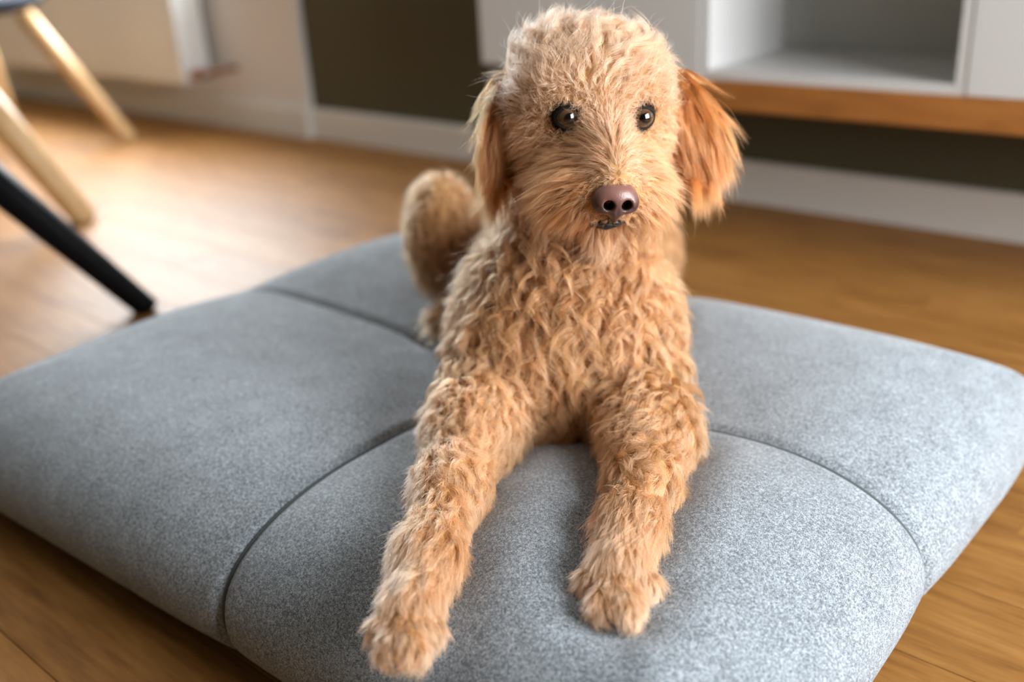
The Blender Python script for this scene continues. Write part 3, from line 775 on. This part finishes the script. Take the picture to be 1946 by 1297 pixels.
fur_names = {'head': 'head_fur', 'body': 'body_fur', 'foreleg': 'foreleg_fur', 'haunch': 'haunch_fur', 'ear': 'ear_fur'}
for ri, rg in enumerate(regs):
    ix = np.nonzero(reg == ri)[0]
    if len(ix) == 0: continue
    P, N = R0[ix], N0[ix]; m = len(ix)
    # guides: a random subset, thinned to the clump spacing
    order = rng.permutation(m); cell = {}
    gsel = []
    for q in order:
        s = CSP[ix[q]]; key = tuple(np.floor(P[q] / s).astype(int))
        if key not in cell: cell[key] = 1; gsel.append(q)
    gsel = np.array(gsel); ng = len(gsel)
    kd = KDTree(ng)
    for j, q in enumerate(gsel): kd.insert(P[q], j)
    kd.balance()
    gi = np.array([kd.find(p)[1] for p in P])
    gq = ix[gsel]
    # the path of each guide
    f0 = flow[gq] + mess[gq][:, None] * (0.40 * vnoise(R0[gq]) + 0.22 * rng.normal(size=(ng, 3)))
    gn = N0[gq]
    f0 = f0 - gn * np.sum(f0 * gn, 1, keepdims=True); f0 = nrm(f0 + 1e-9)
    e2_ = np.cross(gn, f0)
    lift = LIFT[gq] * rng.uniform(0.7, 1.3, ng)
    d0 = nrm(f0 * (1 - 0.5 * lift)[:, None] + gn * lift[:, None])
    e1_ = nrm(np.cross(e2_, d0))
    ph = rng.uniform(0, 6.28, ng); trn = TURN[gq] * rng.uniform(0.75, 1.3, ng); hand = rng.choice([-1, 1], ng)
    amp = AMP[gq] * rng.uniform(0.6, 1.35, ng)
    glen = rng.uniform(0.75, 1.25, ng)
    ang = ph[:, None] + hand[:, None] * 2 * math.pi * trn[:, None] * tt[None]
    env = np.minimum(tt * 2.2, 1.0)[None]
    c1 = (np.cos(ang) - 0 * np.cos(ph)[:, None]) * env * amp[:, None]; c2 = np.sin(ang) * env * amp[:, None]
    Lg = (LEN[gq] * glen)[:, None]
    # hair lies over towards the flow and sags a little as it grows
    axial = Lg[..., None] * (tt[None, :, None] * d0[:, None] + (tt ** 2)[None, :, None] * (0.45 * f0[:, None] - 0.25 * gn[:, None] * lift[:, None, None] + np.array([0, 0, -0.16])))
    disp = axial + c1[..., None] * e1_[:, None] + c2[..., None] * e2_[:, None]
    # strands follow their guide
    ls = rng.uniform(0.72, 1.08, m)
    same = np.sum(N * gn[gi], 1) > 0.35
    cl = CAM_[ix] * rng.uniform(0.75, 1.0, m) * same
    ct = (tt ** 0.75)[None] * cl[:, None]
    frz = FRZ[ix] * 0.0045
    fd = rng.normal(size=(m, 3)); fd2 = rng.normal(size=(m, 3)); ph2 = rng.uniform(0, 6.28, m)
    pos = P[:, None] + (P[gsel][gi] - P)[:, None] * ct[..., None] + disp[gi] * ls[:, None, None]
    pos += (frz[:, None] * tt[None] ** 1.3)[..., None] * fd[:, None] + (0.25 * frz[:, None] * np.sin(ph2[:, None] + 9 * tt[None]))[..., None] * fd2[:, None] * tt[None, :, None]
    # stray flyaways
    st = rng.random(m) < 0.015
    pos[st] += ((tt ** 1.5)[None, :, None] * (N[st] * 0.6 + rng.normal(size=(st.sum(), 3)) * 0.5)[:, None]) * LEN[ix][st][:, None, None] * 0.5
    pos[:, 0] = P - N * 0.001
    # colour
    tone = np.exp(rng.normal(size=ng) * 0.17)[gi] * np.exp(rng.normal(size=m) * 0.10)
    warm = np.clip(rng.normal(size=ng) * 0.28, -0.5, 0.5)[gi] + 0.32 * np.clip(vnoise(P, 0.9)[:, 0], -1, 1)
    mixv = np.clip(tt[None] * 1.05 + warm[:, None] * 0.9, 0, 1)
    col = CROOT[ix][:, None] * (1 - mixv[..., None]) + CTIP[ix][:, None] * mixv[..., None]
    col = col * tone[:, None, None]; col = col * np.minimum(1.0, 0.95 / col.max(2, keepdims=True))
    cu = bpy.data.hair_curves.new(fur_names[rg[0]])
    cu.add_curves([NPT] * m)
    cu.attributes['position'].data.foreach_set('vector', pos.astype(np.float32).ravel())
    ra = cu.attributes.get('radius') or cu.attributes.new('radius', 'FLOAT', 'POINT')
    wid = 0.00013 if rg[0] == 'head' else 0.00016
    rr_ = wid * np.clip(1.05 - tt ** 2.2 * 0.95, 0.1, 1)[None] * rng.uniform(0.75, 1.25, m)[:, None]
    ra.data.foreach_set('value', rr_.astype(np.float32).ravel())
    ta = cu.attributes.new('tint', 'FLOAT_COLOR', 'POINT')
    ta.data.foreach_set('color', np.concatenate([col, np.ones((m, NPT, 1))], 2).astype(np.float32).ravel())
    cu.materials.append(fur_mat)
    fo = bpy.data.objects.new(fur_names[rg[0]], cu); COL.objects.link(fo); fo.parent = dog; fo['kind'] = 'stuff'

# ------------------------------------------------------------------ the cushion
CX, CY, HXc, HYc, HZc, RCc = -0.857, 0.8395, 0.596, 0.4645, 0.089, 0.080
SX, SY = -0.795, 0.872
def cushion_shape(q):                           # q: points on the cube [-1, 1]^3 -> the cushion before the dog lies on it
    half = np.array([HXc, HYc, HZc]); p = q * half
    rp, rb, zm = 0.21, 0.085, 0.072              # width of the rounded border above, below, and the height of the fullest line
    cxy = np.clip(p[:, :2], -(half[:2] - rp), half[:2] - rp); e = p[:, :2] - cxy
    m1 = np.max(np.abs(e), axis=1); m2 = np.linalg.norm(e, axis=1)
    corner = (np.abs(e) > 1e-9).all(1)
    e = np.where(corner[:, None], e * ((m1 / np.maximum(m2, 1e-9)) ** 0.22)[:, None], e)
    side = m1 / rp                               # 0 inside .. 1 at the rim of the plan
    edir = e / np.maximum(m1, 1e-9)[:, None]     # outward, longer towards a corner
    zc = p[:, 2] / HZc
    out = np.empty_like(p)
    onside = np.abs(zc) < 0.9999
    s = np.where(onside, 1.0, side)
    th = np.where(onside, zc * math.pi / 4, np.sign(zc) * (math.pi / 4 + (1 - side) * math.pi / 4))
    upper = th >= 0
    off = np.where(upper, rp * np.cos(th) ** 0.92, rp - rb * (1 - np.cos(th)))
    off = np.where(~upper & ~onside, (rp - rb) * side + rb * np.cos(th) * side, off)
    prof_z = np.sin(th)
    out[:, :2] = cxy + edir * (off * (s > 0))[:, None]
    zz = np.where(s > 0, prof_z, np.sign(zc))
    out[:, 2] = np.where(upper, zm + (2 * HZc - zm) * np.clip(zz, 0, 1) ** 0.9, zm + zm * zz)
    out[:, 0] += CX; out[:, 1] += CY
    dx, dy = np.abs(out[:, 0] - SX), np.abs(out[:, 1] - SY)
    top = np.clip(zz, 0, 1)
    edge = np.clip(1 - np.maximum(np.abs(p[:, 0]) / HXc, np.abs(p[:, 1]) / HYc) ** 3, 0, 1)
    out[:, 2] -= top * 0.026 * np.exp(-((out[:, 0] - SX - 0.06) ** 2 + (out[:, 1] - SY) ** 2) / 0.20 ** 2)      # tufted in the middle
    puff = 0.010 * (1 - np.exp(-(dx / 0.09) ** 2)) * (1 - np.exp(-(dy / 0.09) ** 2)) * (0.35 + 0.65 * edge)
    out[:, 2] += top * puff
    # panels are pulled in along the seams, on the flanks too
    gro = 0.0065 * (np.exp(-(dx / 0.007) ** 2) + np.exp(-(dy / 0.007) ** 2)) + 0.003 * (np.exp(-(dx / 0.05) ** 2) + np.exp(-(dy / 0.05) ** 2))
    out[:, 2] -= np.clip(zz, -0.2, 1) * gro * (zz > -0.5)
    flank = np.cos(np.clip(th, -1.5, 1.5)) * (s > 0)
    out[:, :2] -= edir * (gro * flank * 1.2)[:, None]
    fw = np.clip((SY - out[:, 1]) / (SY - 0.37), 0, 1.1)
    out[:, 1] += fw * 0.055 * (out[:, 0] + 1.2); out[:, 0] += fw * 0.022
    return out, top
def cushion_surface(q):
    P, top = cushion_shape(q)
    P[:, 2] += top * 0.0025 * vnoise(P * np.array([1, 1, 0.2]), 0.35)[:, 0]
    near = (top > 0.05)
    idx = np.nonzero(near)[0]
    Q = P[idx]
    d = dog_sdf(Q)
    Q[:, 2] -= 0.30 * np.clip(0.055 - d, 0, None) ** 2 / 0.055 * (d > -0.05) * top[idx]
    for _ in range(14):
        d = dog_sdf(Q); Q[:, 2] -= np.clip(0.003 - d, 0, 0.012)
    Q[:, 2] = np.maximum(Q[:, 2], 0.06)
    P[idx] = Q
    return P
def spaced(n, half, seam, c):                    # parameter lines, denser at the seam
    s = (seam - c) / half
    a = np.linspace(-1, 1, n)
    extra = s + np.array([-0.02, -0.013, -0.007, 0, 0.007, 0.013, 0.02]) * (0.6 / half)
    return np.unique(np.concatenate([a[(np.abs(a - s) > 0.012)], extra]))
us, vs_, ws_ = spaced(170, HXc, SX, CX), spaced(140, HYc, SY, CY), np.linspace(-1, 1, 22)
def face_grid(a, b, fn, flip):
    Aa, Bb = np.meshgrid(a, b, indexing='ij'); q = fn(Aa.ravel(), Bb.ravel()); na, nb = len(a), len(b)
    k = (np.arange(na - 1)[:, None] * nb + np.arange(nb - 1)[None]).ravel()
    f = np.stack([k, k + nb, k + nb + 1, k + 1], 1)
    return q, (f[:, ::-1] if flip else f)
one = lambda a: np.ones_like(a)
parts = [face_grid(us, vs_, lambda a, b: np.stack([a, b, one(a)], 1), False), face_grid(us, vs_, lambda a, b: np.stack([a, b, -one(a)], 1), True),
         face_grid(us, ws_, lambda a, b: np.stack([a, -one(a), b], 1), False), face_grid(us, ws_, lambda a, b: np.stack([a, one(a), b], 1), True),
         face_grid(vs_, ws_, lambda a, b: np.stack([one(a), a, b], 1), False), face_grid(vs_, ws_, lambda a, b: np.stack([-one(a), a, b], 1), True)]
Qs, Fs, base = [], [], 0
for q, f in parts: Qs.append(q); Fs.append(f + base); base += len(q)
Q = np.concatenate(Qs); Fc = np.concatenate(Fs)
key, inv = np.unique(np.round(Q * 1e5).astype(np.int64), axis=0, return_inverse=True); inv = inv.ravel()
Q = key / 1e5; Fc = inv[Fc]
CVt = cushion_surface(Q.copy())
M_fabric = new_mat('grey_melange_wool', (0.3, 0.33, 0.36), 0.92, 0.15)
g = G(M_fabric); g.b.inputs['Sheen Weight'].default_value = 0.25; g.b.inputs['Sheen Roughness'].default_value = 0.6
va = g.coords('Object', (800, 1900, 1100), (0, 0, 0.6)); vb = g.coords('Object', (1900, 800, 1100), (0, 0, 0.6)); vc = g.coords('Object', (1, 1, 1))
fa, fb = g.noise(va, 1.0, 2), g.noise(vb, 1.0, 2)
fc, fd_ = g.noise(vc, 330, 2), g.noise(vc, 26, 2)
f = g.math('ADD', g.math('ADD', g.math('MULTIPLY', fa, 0.40), g.math('MULTIPLY', fb, 0.40)), g.math('ADD', g.math('MULTIPLY', fc, 0.24), g.math('MULTIPLY', fd_, 0.06)))
colf = g.ramp(f, [(0.405, (0.014, 0.017, 0.020)), (0.53, (0.135, 0.155, 0.173)), (0.655, (0.50, 0.548, 0.595))])
g.l(colf, g.b.inputs['Base Color']); g.bump(f, 0.5, 0.0012)
M_seam = new_mat('dark_grey_seam', (0.085, 0.098, 0.10), 0.9, 0.15)
cushion = mesh_obj('floor_cushion', CVt, Fc, M_fabric, None, True)
tag(cushion, 'large grey-blue melange floor cushion with crossed seams, under the dog', 'cushion')
def seam(axis):
    s = np.linspace(0, 1, 260); q = []
    a = ((SX - CX) / HXc) if axis == 'x' else ((SY - CY) / HYc)
    for w in np.linspace(-0.95, 1, 40)[:-1]: q.append((a, -1, w) if axis == 'x' else (-1, a, w))
    for w in np.linspace(-1, 1, 260): q.append((a, w, 1) if axis == 'x' else (w, a, 1))
    for w in np.linspace(1, -0.95, 40)[1:]: q.append((a, 1, w) if axis == 'x' else (1, a, w))
    pts = cushion_surface(np.array(q, float))
    keepp = [0]
    for i in range(1, len(pts)):
        if np.linalg.norm(pts[i] - pts[keepp[-1]]) > 0.002: keepp.append(i)
    MB().tube(pts[keepp], 0.0026, 8).build('seam', M_seam, cushion, True)
seam('x'); seam('y')
